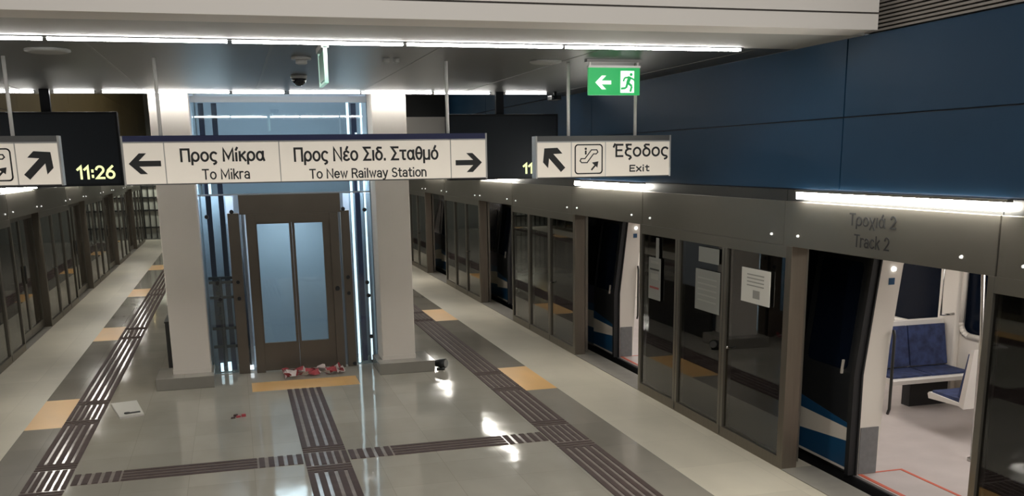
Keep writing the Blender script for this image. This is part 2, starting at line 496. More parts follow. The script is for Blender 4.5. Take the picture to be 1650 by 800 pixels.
# right wall above the screens: blue panels with joints
f = MB()
f.box(RX + 0.03, RX + 0.12, -3, 46, 2.6, 3.80, M['blue_joint'])
yy = [7.1 + P * k for k in range(-2, 8)]
for k in range(len(yy) - 1):
    for z0, z1 in ((2.615, 3.185), (3.197, 3.795)):
        f.box(RX + 0.01, RX + 0.04, yy[k] + 0.008, yy[k + 1] - 0.008, z0, z1, M['blue_wall'])
f.box(RX + 0.04, RX + 0.12, 13.9, 46, 3.8, 6.6, M['blue_joint'])
for k in range(1, len(yy) - 1):
    for z0, z1 in ((3.815, 4.9), (4.912, 6.5)):
        f.box(RX + 0.01, RX + 0.04, max(13.9, yy[k] + 0.008), yy[k + 1] - 0.008, z0, z1, M['blue_wall'])
struct(f, 'wall_right')
f = MB()
f.box(LX - 0.12, LX - 0.03, -3, 46, 2.6, 6.6, M['groove'])
for k in range(len(yy) - 1):
    for z0, z1 in ((2.615, 3.185), (3.197, 3.795), (3.81, 4.9), (4.912, 6.5)):
        if z0 > 3.8 and yy[k + 1] < 14: continue
        a = max(13.9, yy[k]) if z0 > 3.8 else yy[k]
        f.box(LX - 0.04, LX - 0.01, a + 0.008, yy[k + 1] - 0.008, z0, z1, M['ochre_wall'])
struct(f, 'wall_left')

# low ceiling over the near part of the platform
f = MB()
f.box(LX - 0.1, RX + 0.02, 7.87, 13.9, 3.80, 3.95, M['ceil'])
for x in (-2.35, -0.98, 0.38, 1.72, 3.1, 4.45):
    f.box(x - 0.012, x + 0.012, 7.95, 13.55, 3.797, 3.802, M['ceil_joint'])
struct(f, 'ceiling')
f = MB()
f.box(LX - 0.1, 4.66, 6.58, 6.9, 3.80, 3.95, M['soffit'])
f.box(LX - 0.1, RX + 0.02, 6.9, 7.87, 3.80, 3.95, M['soffit'])
struct(f, 'ceiling_soffit')
f = MB()
f.box(LX - 0.1, RX + 0.12, 13.9, 46, 6.5, 6.6, M['steel_dark'])
f.box(LX - 0.1, RX + 0.12, 13.9, 14.0, 3.95, 6.6, M['steel_dark'])
struct(f, 'ceiling_void')
# white bulkhead of the stair opening
f = MB()
f.box(LX - 0.1, 4.68, 6.56, 6.9, 3.795, 3.905, M['white_bulk'])
f.box(LX - 0.1, 4.68, 6.575, 6.9, 3.905, 3.918, M['groove'])
f.box(LX - 0.1, 4.68, 6.56, 6.9, 3.918, 5.6, M['white_bulk'])
struct(f, 'trim_1')
# slatted band above the blue wall beside the stair opening
f = MB()
f.box(RX + 0.06, RX + 0.10, -3, 6.9, 3.80, 4.60, M['black'])
for k in range(27):
    z = 3.810 + 0.029 * k
    f.box(RX + 0.015, RX + 0.06, -3, 6.9, z, z + 0.016, M['slat'])
struct(f, 'trim_2')
# far wall and far soffit
f = MB()
f.box(-8.2, 9.4, 46, 46.2, -1.2, 6.6, M['back_wall'])
struct(f, 'wall_back')
f = MB()
f.box(3.3, 4.68, 22, 23.2, 3.30, 3.85, M['white_bulk'], 0.01)
f.box(3.3, 4.68, 22.02, 23.2, 3.85, 6.5, M['steel_dark'])
struct(f, 'trim_3')

# ------------------------------------------------------------------ ceiling lamps
def line_lamp(y, segs, z, w, label, grp, lm='lamp_line'):
    for i, (a, b) in enumerate(segs):
        t = thing('ceiling_light', ((a + b) / 2, y, z), label(i), 'light', grp)
        h = MB()
        h.box(a - 0.02, b + 0.02, y - w / 2 - 0.012, y + w / 2 + 0.012, z - 0.008, z + 0.004, M['steel_dark'])
        h.build('housing', t)
        d = MB()
        d.box(a, b, y - w / 2, y + w / 2, z - 0.026, z - 0.008, M[lm])
        d.build('diffuser', t)
b1 = [-3.3, -2.55, -1.2, 0.06, 1.37, 2.67, 4.27]
line_lamp(7.85, [(b1[i] + 0.018, b1[i + 1] - 0.018) for i in range(6)], 3.80, 0.045,
          lambda i: '%s tube from the left in the bright light line beside the grey soffit' % ORD[i].replace('nearest', 'first'), 'light line along the front of the ceiling')
s2 = [(-3.2, -2.23), (-2.0, -1.55), (-1.45, 0.05), (0.09, 0.73), (0.80, 1.70), (1.73, 2.66), (2.70, 3.46), (3.70, 4.27)]
ORD2 = ['first', 'second', 'third', 'fourth', 'fifth', 'sixth', 'seventh', 'eighth']
line_lamp(13.33, s2, 3.80, 0.032, lambda i: '%s tube from the left in the light line above the lift columns' % ORD2[i], 'light line above the lift', 'lamp_rear')

# ------------------------------------------------------------------ platform screens
def side_screens(s, F, side, k_first, k_last):
    X = lambda d: F + s * d                      # depth d behind the front face
    who = 'right-hand' if s > 0 else 'left-hand'
    def nth(k): return ORD[k - k_first]
    n_screen = n_door = 0
    for k in range(k_first, k_last + 1):
        yo0, yo1 = 5.35 + P * k, 7.75 + P * k     # doorway
        ys1 = 11.2 + P * k                        # far end of the glazed screen
        # ---- doorway: header, lamp, leaves
        if k > -1:
            t = thing('door_header', (F, yo0, 2.1), 'brushed steel header %s on the %s platform edge' % (
                ('lettered Track 2 over the nearest open doorway' if (s > 0 and k == 0) else 'over the %s doorway from the viewer' % nth(k)), who), 'door header', side + ' door headers')
            h = MB()
            h.box(X(0), X(0.2), yo0 - 0.06, yo1 + 0.146, 2.1, 2.50, M['steel'], 0.004)
            h.build('header_panel', t)
            h = MB()
            h.box(X(0.02), X(0.2), yo0 - 0.06, yo1 + 0.146, 2.5, 2.6, M['steel_dark'])
            h.build('top_trim', t)
            for yl in (yo0 + 0.26, yo1 - 0.09):
                h = MB()
                h.tube([(X(-0.014), yl, 2.2), (X(0.004), yl, 2.2)], [0.010, 0.014], M['lamp_dot'], 10)
                h.build('indicator_lamp', t)
            if s > 0 and k == 0:
                pl = lambda x, z, d: Vector((F - d, yo1 - x, z))
                # x grows towards the viewer's right
                h = MB()
                h.text('Τροχιά 2', yo1 - (yo0 + 1.57), yo1 - (yo0 + 0.98), 2.315, 2.445, pl, M['ink'], w=0.013)
                h.build('lettering', t)
                h = MB()
                h.text('Track 2', yo1 - (yo0 + 1.49), yo1 - (yo0 + 1.045), 2.172, 2.275, pl, M['ink'], w=0.012)
                h.build('lettering', t)
            t = thing('door_lamp', (F, yo0, 2.5), 'long white lamp above the %s doorway on the %s platform edge' % (nth(k), who), 'lamp', side + ' door lamps')
            h = MB()
            h.box(X(-0.05), X(-0.002), yo0 - 0.16, yo1 - 0.08, 2.585, 2.605, M['steel'])
            h.build('housing', t)
            h = MB()
            h.box(X(-0.045), X(-0.002), yo0 - 0.14, yo1 - 0.1, 2.527, 2.585, M['lamp_door'])
            h.build('diffuser', t)
            h = MB()
            h.box(X(0.0), X(0.34), yo0, yo1, 0.001, 0.008, M['sill'])
            tag(h.build('door_sill'), 'grey sill plate on the floor of the %s doorway on the %s platform edge' % (nth(k), who), 'sill', side + ' door sills')
            # sliding leaves: parked behind the screens on the right, shut on the left
            for j in (0, 1):
                if s > 0:
                    a, b = (yo0 - 1.18, yo0 + 0.03) if j == 0 else (yo1 + 0.10, yo1 + 1.25)
                    d0, d1 = 0.20, 0.24
                else:
                    a, b = (yo0 + 0.0, (yo0 + yo1) / 2 - 0.004) if j == 0 else ((yo0 + yo1) / 2 + 0.004, yo1)
                    d0, d1 = 0.12, 0.16
                t = thing('sliding_door', (X(d0), a, 0.0), '%s leaf of the %s screen door on the %s edge, %s' % (
                    ('viewer-side', 'far')[j], nth(k), who, 'slid open behind glass' if s > 0 else 'shut'), 'sliding door', side + ' sliding door leaves')
                h = MB()
                h.box(X(d0), X(d1), a, a + 0.06, 0.03, 2.09, M['steel'])
                h.box(X(d0), X(d1), b - 0.06, b, 0.03, 2.09, M['steel'])
                h.box(X(d0), X(d1), a + 0.06, b - 0.06, 0.03, 0.16, M['steel'])
                h.box(X(d0), X(d1), a + 0.06, b - 0.06, 2.01, 2.09, M['steel'])
                h.build('frame', t)
                h = MB()
                h.box(X(d0 + 0.015), X(d1 - 0.015), a + 0.06, b - 0.06, 0.16, 2.01, M['screen_glass'])
                h.build('pane', t)
                e = b - 0.03 if j == 0 else a + 0.03
                h = MB()
                h.tube([(X(d0 - 0.012), e, 0.95), (X(d0 - 0.012), e, 1.25)], 0.009, M['steel_dark'], 8)
                h.build('handle', t)
        # ---- glazed screen between doorways
        y0, y1 = yo1, ys1
        yb = [y0 + 0.10, y0 + 1.25, y0 + 2.37, y1]
        t = thing('glass_screen', (F, y0, 0.0), 'steel framed screen of three glass panels, %s from the viewer on the %s edge' % (
            nth(k), who), 'glass screen', side + ' glass screens')
        h = MB()
        h.box(X(0), X(0.16), y0, y0 + 0.10, 0.0, 2.1, M['steel_post'], 0.004)
        h.build('post', t)
        h = MB()
        h.box(X(0.002), X(0.06), y0 + 0.10, y1, 0.0, 0.11, M['steel_post'])
        h.box(X(0.004), X(0.05), y0 + 0.10, y1, -0.002, 0.014, M['steel_dark'])
        h.build('bottom_rail', t)
        h = MB()
        h.box(X(0.002), X(0.06), y0 + 0.10, y1, 1.99, 2.1, M['steel'])
        h.build('top_rail', t)
        for ym in yb[1:3]:
            h = MB()
            h.box(X(-0.002), X(0.06), ym - 0.055, ym + 0.055, 0.11, 1.99, M['steel'])
            h.box(X(-0.003), X(0.0), ym - 0.004, ym + 0.004, 0.02, 1.99, M['steel_dark'])
            h.build('mullion', t)
        h = MB()
        h.box(X(0.0), X(0.16), y1 - 0.06, y1, 0.0, 2.1, M['steel'], 0.003)
        h.build('end_post', t)
        for q in range(3):
            a = yb[q] + (0.0 if q == 0 else 0.055)
            b = yb[q + 1] - (0.055 if q < 2 else 0.06)
            h = MB()
            h.box(X(0.022), X(0.034), a, b, 0.11, 1.99, M['screen_glass'])
            h.build('pane', t)
        h = MB()
        h.tube([(X(-0.025), yb[1] - 0.16, 1.0), (X(-0.025), yb[1] - 0.16, 0.98), (X(0.022), yb[1] - 0.16, 0.98)], 0.012, M['steel_bright'], 8)
        h.build('latch', t)
        # header over the glazed screen
        t = thing('screen_header', (F, y0, 2.1), 'plain steel header above the %s glass screen on the %s edge' % (nth(k), who), 'screen header', side + ' screen headers')
        h = MB()
        h.box(X(0.004), X(0.2), yo1 + 0.154, ys1 - 0.068, 2.1, 2.50, M['steel'], 0.004)
        h.build('header_panel', t)
        h = MB()
        h.box(X(0.02), X(0.2), yo1 + 0.154, ys1 - 0.068, 2.5, 2.6, M['steel_dark'])
        h.build('top_trim', t)
        for yl in (yo1 + 0.36, ys1 - 0.30):
            h = MB()
            h.tube([(X(-0.012), yl, 2.19), (X(0.006), yl, 2.19)], [0.010, 0.014], M['lamp_dot'], 10)
            h.build('indicator_lamp', t)
side_screens(1, RX, 'right', -1, 4)
side_screens(-1, LX, 'left', 1, 5)

# notices taped to the near right screen's glass
def notice(name, y0, y1, z0, z1, m, label, marks, strip=None, curl=0.0):
    o = thing(name, (RX, y0, z0), label, 'notice')
    h = MB()
    h.box(RX - 0.004, RX + 0.001, y0, y1, z0, z1, m)
    if strip:
        h.box(RX - 0.003, RX + 0.001, *strip, m)
    h.build('sheet', o)
    if marks:
        h = MB()
        for (a, b, c, d, mm) in marks:
            h.box(RX - 0.006, RX - 0.004, a, b, c, d, mm)
        h.build('print', o)
    return o
RXs = RX
RX = RX - 0.0
notice('paper_notice', 8.09, 8.63, 1.50, 1.835, M['paper'], 'white paper notice taped to the glass beside the nearest steel post',
       [(8.2, 8.52, 1.77 - 0.035 * q, 1.782 - 0.035 * q, M['print_grey']) for q in range(4)] + [(8.27, 8.40, 1.55, 1.63, M['print_grey'])])
notice('paper_notice', 10.56, 10.9, 1.23, 1.73, M['paper_grey'], 'narrow pale notice with a red bar hanging on the far glass panel',
       [(10.6, 10.86, 1.36, 1.385, M['print_red']), (10.6, 10.86, 1.58, 1.60, M['ink'])] + [(10.62, 10.84, 1.66, 1.69, M['print_grey']), (10.62, 10.84, 1.47, 1.54, M['print_grey'])],
       strip=(10.62, 10.70, 1.73, 1.97))
notice('paper_poster', 9.08, 9.64, 1.28, 1.72, M['paper_grey'], 'dull grey poster on the middle glass panel',
       [(9.15, 9.58, 1.62 - 0.06 * q, 1.635 - 0.06 * q, M['print_grey']) for q in range(5)])
notice('paper_label', 9.12, 9.58, 1.80, 1.96, M['paper_grey'], 'small grey sheet above the dull poster on the middle glass panel', [])

# ------------------------------------------------------------------ tactile paving
def bars_along_y(h, x0, x1, y0, y1, n=5):
    w = (x1 - x0) / (n + (n - 1) * 0.62)
    for k in range(n):
        a = x0 + k * w * 1.62
        h.box(a, a + w, y0, y1, 0.003, 0.008, M['tactile'])
def bars_along_x(h, x0, x1, y0, y1, n=5):
    w = (y1 - y0) / (n + (n - 1) * 0.62)
    for k in range(n):
        a = y0 + k * w * 1.62
        h.box(x0, x1, a, a + w, 0.003, 0.008, M['tactile'])
def strip_y(x0, x1, y0, y1, stops, label):
    """long strip with short crossing blocks where it meets others or a door"""
    h = MB()
    h.box(x0, x1, y0, y1, -0.004, 0.003, M['tactile_base'])
    y = y0
    for a, b in stops:
        bars_along_y(h, x0, x1, y, a)
        bars_along_x(h, x0, x1, a, a + 0.20, 3)
        bars_along_y(h, x0, x1, a + 0.24, b - 0.24, 6)
        bars_along_x(h, x0, x1, b - 0.20, b, 3)
        y = b
    if y1 > y: bars_along_y(h, x0, x1, y, y1)
    o = h.build('tactile_strip')
    tag(o, label, 'tactile paving', 'maroon tactile paving strips')
    return o
st = lambda k: (11.70 + P * k, 12.9 + P * k)
strip_y(3.03, 3.43, Y0, 40.5, [st(-1), (9.05, 10.15)] + [st(k) for k in range(0, 5)], 'long maroon ribbed strip along the right-hand platform edge')
strip_y(-2.07, -1.69, Y0, 40.5, [st(-1), (9.05, 10.15)] + [st(k) for k in range(0, 5)], 'long maroon ribbed strip along the left-hand platform edge')
strip_y(0.49, 0.92, Y0, 12.72, [(9.05, 9.95), (12.50, 12.72)][:1], 'short maroon ribbed strip leading to the lift door')
def strip_x(x0, x1, y0, y1, label):
    h = MB()
    h.box(x0, x1, y0, y1, -0.004, 0.003, M['tactile_base'])
    for a, b in ((x0, x0 + 0.42), (x1 - 0.42, x1)):
        n = 5
        w = (b - a) / (n + (n - 1) * 0.7)
        for k in range(n):
            h.box(a + k * w * 1.7, a + k * w * 1.7 + w, y0, y1, 0.003, 0.008, M['tactile'])
    bars_along_x(h, x0 + 0.44, x1 - 0.44, y0, y1, 4)
    o = h.build('tactile_strip')
    tag(o, label, 'tactile paving', 'maroon tactile paving strips')
strip_x(-1.66, 0.47, 9.38, 9.71, 'cross strip of maroon ribbed paving left of the central strip')
strip_x(0.94, 3.01, 9.38, 9.71, 'cross strip of maroon ribbed paving right of the central strip')

# ------------------------------------------------------------------ the lift
def column(x0, x1, label):
    h = MB()
    h.box(x0, x1, 13.45, 13.93, 0.16, 3.80, M['column'], 0.012)
    h.box(x0 - 0.004, x1 + 0.004, 13.446, 13.934, 0.16, 0.22, M['column'])
    o = h.build('column')
    o['kind'] = 'structure'
    o['label'] = label; o['category'] = 'column'
    return o
column(-0.945, -0.465, 'white square column left of the lift')
column(1.865, 2.33, 'white square column right of the lift')
def plinth(x0, x1, label):
    h = MB()
    h.box(x0, x1, 13.2, 13.93, 0.0, 0.16, M['plinth'], 0.006)
    o = h.build('plinth')
    return tag(o, label, 'plinth', 'stone plinths under the lift columns')
plinth(-1.16, -0.425, 'low grey stone plinth under the left lift column')
plinth(1.78, 2.56, 'low grey stone plinth under the right lift column')

LY = 13.95
for x0, x1, lab in ((-1.035, -0.985, 'low dark guard panel beside the left lift column'), (2.365, 2.41, 'low dark guard panel beside the right lift column')):
    h = MB()
    h.box(x0, x1, 13.96, 16.4, 0.0, 0.78, M['steel_dark'], 0.004)
    h.box(x0 - 0.006, x1 + 0.006, 13.95, 16.41, 0.78, 0.80, M['steel_dark'])
    tag(h.build('guard_panel'), lab, 'guard panel', 'guard panels beside the lift')
lift = thing('elevator', (0.7, LY, 0), 'glass lift with brown steel double door between two white columns', 'elevator')
h = MB()
h.box(0.14, 0.26, LY - 0.03, LY + 0.08, 0.0, 2.22, M['lift_frame'], 0.003)
h.box(1.27, 1.39, LY - 0.03, LY + 0.08, 0.0, 2.22, M['lift_frame'], 0.003)
h.box(0.26, 1.27, LY - 0.03, LY + 0.08, 2.10, 2.22, M['lift_frame'])
h.build('door_frame', lift)
h = MB()
h.box(0.06, 1.43, LY - 0.01, LY + 0.07, 2.22, 2.48, M['lift_frame'])
h.build('transom', lift)
for a, b in ((0.26, 0.748), (0.752, 1.27)):
    h = MB()
    st_l, st_r = (0.02, 0.035) if a < 0.5 else (0.035, 0.10)
    h.box(a, a + st_l, LY, LY + 0.04, 0.02, 2.10, M['lift_frame'])
    h.box(b - st_r, b, LY, LY + 0.04, 0.02, 2.10, M['lift_frame'])
    h.box(a + st_l, b - st_r, LY, LY + 0.04, 0.02, 0.42, M['lift_frame'])
    h.box(a + st_l, b - st_r, LY, LY + 0.04, 2.085, 2.10, M['lift_frame'])
    d = h.build('door_leaf', lift)
    h = MB()
    h.box(a + st_l, b - st_r, LY + 0.015, LY + 0.025, 0.42, 2.085, M['lift_glass'])
    h.build('pane', d)
for a, b in ((-0.10, 0.05), (1.43, 1.55)):
    h = MB()
    h.box(a, b, LY + 0.0, LY + 0.10, 0.0, 2.24, M['lift_frame'], 0.003)
    p_ = h.build('jamb_post', lift)
    for z in (1.30, 1.07):
        h = MB()
        xc = (a + b) / 2
        h.tube([(xc, LY - 0.02, z), (xc, LY + 0.0, z)], [0.024, 0.028], M['black'], 12)
        h.build('glass_fixing', p_)
h = MB()
h.tube([(1.33, LY - 0.045, 1.15), (1.33, LY - 0.03, 1.15)], [0.03, 0.034], M['black'], 14)
h.build('call_button', lift)
# front glazing beside and above the door
for a, b, z0, z1 in ((-0.46, -0.11, 0.02, 2.47), (1.56, 1.86, 0.02, 2.47), (-0.46, 1.86, 2.50, 3.77)):
    h = MB()
    h.box(a, b, LY + 0.02, LY + 0.034, z0, z1, M['lift_glass'])
    h.build('glass_panel', lift)
for z0, z1 in ((2.482, 2.50), (3.70, 3.78)):
    h = MB()
    h.box(-0.46, 1.86, LY + 0.0, LY + 0.05, z0, z1, M['lift_wall'])
    h.build('glazing_rail', lift)
for x, z in ((-0.37, 2.2), (-0.04, 2.26), (1.47, 2.26), (1.77, 2.24), (-0.30, 1.30), (-0.28, 1.07), (1.76, 1.21), (1.77, 1.02), (1.78, 0.42), (1.52, 0.04), (1.80, 0.05)):
    h = MB()
    h.tube([(x, LY - 0.012, z), (x, LY + 0.022, z)], [0.026, 0.03], M['black'], 12)
    h.build('glass_fixing', lift)
# shaft: back and side walls, rails, bracket, glowing pieces, added fill panels
h = MB()
h.box(-0.46, 1.86, 16.1, 16.18, 0.0, 5.4, M['lift_wall'])
h.build('back_panel', lift)
for a in (-0.5, 1.86):
    h = MB()
    h.box(a, a + 0.03, LY + 0.05, 16.1, 0.0, 5.4, M['lift_wall'])
    h.build('side_panel', lift)
for x in (-0.335, -0.165, 1.705):
    h = MB()
    h.box(x - 0.035, x + 0.035, LY + 0.20, LY + 0.29, 0.03, 3.7, M['train_navy'])
    h.build('guide_rail', lift)
h = MB()
for z in (1.33, 1.27, 1.06, 0.62, 0.36):
    h.box(-0.42, -0.10, LY + 0.15, LY + 0.20, z, z + 0.035, M['black'])
h.tube([(-0.27, LY + 0.17, 0.1), (-0.27, LY + 0.17, 1.35)], 0.03, M['black'], 10)
for z in (1.28, 1.14, 0.98, 0.8):
    h.tube([(-0.30, LY + 0.12, z), (-0.30, LY + 0.2, z)], 0.035, M['black'], 10)
h.build('rail_bracket', lift)
for x0, x1, z1 in ((-0.35, -0.31, 0.15), (-0.25, -0.2, 0.16), (-0.02, 0.1, 0.09)):  # small glowing blocks for the bright spots at the shaft bottom
    h = MB()
    h.box(x0, x1, LY + 0.11, LY + 0.14, 0.03, z1, M['glow_pale'])
    h.build('glow_block', lift)
for x, r, z0, z1 in ((1.615, 0.018, 0.02, 3.72), (1.80, 0.014, 0.05, 3.70), (-0.30, 0.018, 2.5, 3.25), (1.72, 0.014, 2.5, 3.3)):  # glowing tubes for the bright upright lines in the shaft
    h = MB()
    h.tube([(x, LY + 0.15, z0), (x, LY + 0.15, z1)], r, M['glow_pale'], 8)
    h.build('glow_tube', lift)
for a, b in ((-0.45, -0.01), (1.55, 1.85)):
    h = MB()
    h.box(a, b, LY + 0.75, LY + 0.78, 0.0, 2.45, M['lift_wall'])
    h.build('cladding_panel', lift)
    h = MB()
    h.box(a + 0.03, b - 0.03, LY + 0.25, LY + 0.55, 2.80, 2.83, M['fill_clad'])  # added fill hidden behind the sign to brighten the cladding
    h.build('cladding_fill', lift)
# cabin
h = MB()
h.box(0.08, 1.45, LY + 0.16, 15.9, 0.0, 0.05, M['lift_wall'])
h.box(0.08, 1.45, 15.84, 15.9, 0.05, 2.35, M['lift_wall'])
h.box(0.08, 0.12, LY + 0.16, 15.84, 0.05, 2.35, M['lift_wall'])
h.box(1.41, 1.45, LY + 0.16, 15.84, 0.05, 2.35, M['lift_wall'])
h.box(0.08, 1.45, LY + 0.16, 15.9, 2.35, 2.42, M['lift_wall'])
cab = h.build('cabin', lift)
h = MB()
h.box(0.3, 1.2, 14.5, 15.5, 2.32, 2.345, M['lamp_lift'])
h.build('cabin_lamp', cab)
h = MB()
h.box(-0.4, 1.8, 14.02, 15.3, 5.3, 5.34, M['fill_shaft'])  # added fill kept out of view, lights the shaft from above
h.build('shaft_fill', lift)

# ------------------------------------------------------------------ hanging signs
SY = 9.2
def frame_arrow(h, tip, tail, hw, hl, sw, Y, m):
    """chunky arrow: shaft plus two swept barbs"""
    tip = Vector(tip); tail = Vector(tail)
    d = (tip - tail).normalized()
    n = Vector((-d.y, d.x))
    fn = front(Y)
    base = tip - d * hl
    sh = [tail + n * sw, tail - n * sw, tip - d * (sw * 1.6) - n * sw, tip - d * (sw * 1.6) + n * sw]
    h.prism([tuple(p) for p in sh], fn, 0.0, 0.003, m)
    bw = sw * 2.5
    for sg in (1, -1):
        q = [tip, base + n * sg * hw + d * bw * 0.25, base + n * sg * hw - d * bw * 0.75, tip - d * bw]
        h.prism([tuple(p) for p in q], fn, 0.0, 0.0036, m)
def hang_sign(x0, x1, z0, z1, label, stripe, poles, divs):
    t = thing('hanging_sign', ((x0 + x1) / 2, SY, z0), label, 'sign', 'signs hung across the platform')
    h = MB()
    h.box(x0, x1, SY, SY + 0.12, z0, z1, M['sign_body'], 0.004)
    h.box(x0 - 0.004, x0 + 0.012, SY - 0.006, SY + 0.12, z0, z1, M['sign_rim'])
    h.box(x1 - 0.012, x1 + 0.004, SY - 0.006, SY + 0.12, z0, z1, M['sign_rim'])
    h.build('casing', t)
    h = MB()
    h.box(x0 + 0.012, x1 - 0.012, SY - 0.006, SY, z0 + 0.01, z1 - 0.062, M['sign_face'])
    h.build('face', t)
    h = MB()
    h.box(x0 + 0.012, x1 - 0.012, SY - 0.006, SY, z1 - 0.05, z1 - 0.0, stripe)
    h.build('top_stripe', t)
    h = MB()
    h.box(x0 + 0.012, x1 - 0.012, SY - 0.008, SY, z1 - 0.062, z1 - 0.05, M['sign_rim'])
    for x in divs:
        h.box(x - 0.004, x + 0.004, SY - 0.008, SY, z0 + 0.01, z1 - 0.05, M['sign_rim'])
    h.build('divider', t)
    for x in poles:
        h = MB()
        h.tube([(x, SY + 0.06, z1), (x, SY + 0.06, 3.80)], 0.016, M['pole'], 10)
        h.build('pole', t)
    return t
FY = SY - 0.006
pl = lambda x, z, d: Vector((x, FY - d, z))
def rrect(x0, x1, z0, z1, r, n=5):
    pts = []
    for cx, cz, a in ((x1 - r, z1 - r, 0), (x0 + r, z1 - r, 90), (x0 + r, z0 + r, 180), (x1 - r, z0 + r, 270)):
        for k in range(n + 1):
            t = math.radians(a + 90 * k / n)
            pts.append((cx + r * math.cos(t), cz + r * math.sin(t)))
    return pts
def outline(h, pts, w, Y, m, closed=True):
    n = len(pts)
    for k in range(n if closed else n - 1):
        a = Vector((pts[k][0], pts[k][1])); b = Vector((pts[(k + 1) % n][0], pts[(k + 1) % n][1]))
        if (b - a).length < 1e-6: continue
        d = (b - a).normalized(); q = Vector((-d.y, d.x)) * w / 2
        e = d * w * 0.4
        h.prism([tuple(a + q - e), tuple(a - q - e), tuple(b - q + e), tuple(b + q + e)], front(Y), 0.0, 0.003, m)
# centre
t = hang_sign(-0.895, 2.350, 2.728, 3.148, 'wide white sign with blue top stripe, To Mikra and To New Railway Station', M['sign_blue'], (-0.57, 1.993), (-0.55, 0.428, 2.0))
h = MB()
frame_arrow(h, (-0.85, 2.912), (-0.585, 2.912), 0.088, 0.105, 0.024, FY, M['ink'])
h.build('arrow', t)
h = MB()
frame_arrow(h, (2.30, 2.878), (2.045, 2.878), 0.088, 0.105, 0.024, FY, M['ink'])
h.build('arrow', t)
h = MB()
h.text('Προς Μίκρα', -0.422, 0.300, 2.892, 3.046, pl, M['ink'], w=0.0185)
h.build('lettering', t)
h = MB()
h.text('To Mikra', -0.25, 0.158, 2.766, 2.860, pl, M['ink'], w=0.0125)
h.build('lettering', t)
h = MB()
h.text('Προς Νέο Σιδ. Σταθμό', 0.553, 1.882, 2.878, 3.042, pl, M['ink'], w=0.0185)
h.build('lettering', t)
h = MB()
h.text('To New Railway Station', 0.682, 1.762, 2.735, 2.845, pl, M['ink'], w=0.0125)
h.build('lettering', t)
# right
t = hang_sign(2.842, 4.250, 2.715, 3.115, 'white Exit sign with escalator pictogram and up-left arrow', M['sign_body'], (3.193, 3.893), (3.20, 3.555))
h = MB()
frame_arrow(h, (2.925, 3.0), (3.115, 2.795), 0.100, 0.105, 0.030, FY, M['ink'])
h.build('arrow', t)
def escalator_pictogram(h, x0, x1, z0, z1):
    outline(h, rrect(x0, x1, z0, z1, 0.03), 0.012, FY, M['ink'])
    w, hh = x1 - x0, z1 - z0
    q = lambda u, v: (x0 + u * w, z0 + v * hh)
    outline(h, [q(.18, .44), q(.22, .52), q(.36, .52), q(.60, .82), q(.80, .82), q(.84, .74), q(.78, .68), q(.68, .68), q(.44, .38), q(.24, .38)], 0.010, FY, M['ink'])
    h.prism([q(.36, .66), q(.42, .66), q(.42, .80), q(.36, .80)], front(FY), 0, 0.003, M['ink'])
    c = q(.39, .86)
    h.prism([(c[0] + .012 * math.cos(a * .785), c[1] + .012 * math.sin(a * .785)) for a in range(8)], front(FY), 0, 0.003, M['ink'])
    h.prism([q(.58, .14), q(.62, .10), q(.80, .30), q(.76, .34)], front(FY), 0, 0.003, M['ink'])
    h.prism([q(.86, .42), q(.62, .38), q(.70, .30), q(.78, .24), q(.82, .20)], front(FY), 0, 0.0034, M['ink'])
h = MB()
escalator_pictogram(h, 3.240, 3.520, 2.755, 3.030)
h.build('pictogram', t)
h = MB()
h.text('Έξοδος', 3.633, 4.224, 2.878, 3.040, pl, M['ink'], w=0.0185)
h.build('lettering', t)
h = MB()
h.text('Exit', 3.811, 4.025, 2.764, 2.832, pl, M['ink'], w=0.0125)
h.build('lettering', t)
# left, cut by the edge of the photo
t = hang_sign(-3.0, -1.39, 2.742, 3.155, 'white sign with up-right arrow hung at the left end of the row', M['sign_body'], (-1.748, -2.7), (-1.735, -2.1))
h = MB()
frame_arrow(h, (-1.462, 3.02), (-1.665, 2.815), 0.100, 0.105, 0.030, FY, M['ink'])
h.build('arrow', t)
h = MB()
escalator_pictogram(h, -2.06, -1.775, 2.79, 3.05)
h.build('pictogram', t)

# ------------------------------------------------------------------ departure boards
def board(x0, x1, z0, z1, Y, px, label, clock):
    t = thing('departure_board', ((x0 + x1) / 2, Y, z0), label, 'display', 'dark departure boards')
    h = MB()
    h.box(x0, x1, Y, Y + 0.16, z0, z1, M['board_frame'], 0.006)
    h.build('casing', t)
    h = MB()
    h.box(x0 + 0.03, x1 - 0.03, Y - 0.004, Y + 0.0, z0 + 0.03, z1 - 0.03, M['board'])
    h.build('screen', t)
    h = MB()
    h.box(px - 0.055, px + 0.055, Y + 0.05, Y + 0.11, z1, 3.80, M['board_frame'])
    h.build('hanger', t)
    if clock:
        h = MB()
        h.text('11:26', clock[0], clock[1], clock[2], clock[3], lambda x, z, d: Vector((x, Y - 0.004 - d, z)), M['digit'], w=0.026)
        h.build('clock_digits', t)
board(-2.78, -1.28, 2.66, 3.535, 13.0, -2.07, 'black departure board showing 11:26 behind the left signs', (-1.80, -1.365, 2.742, 2.905))
board(2.845, 4.40, 2.635, 3.505, 13.2, 3.585, 'black departure board half hidden behind the Exit sign', (3.885, 4.31, 2.705, 2.85))

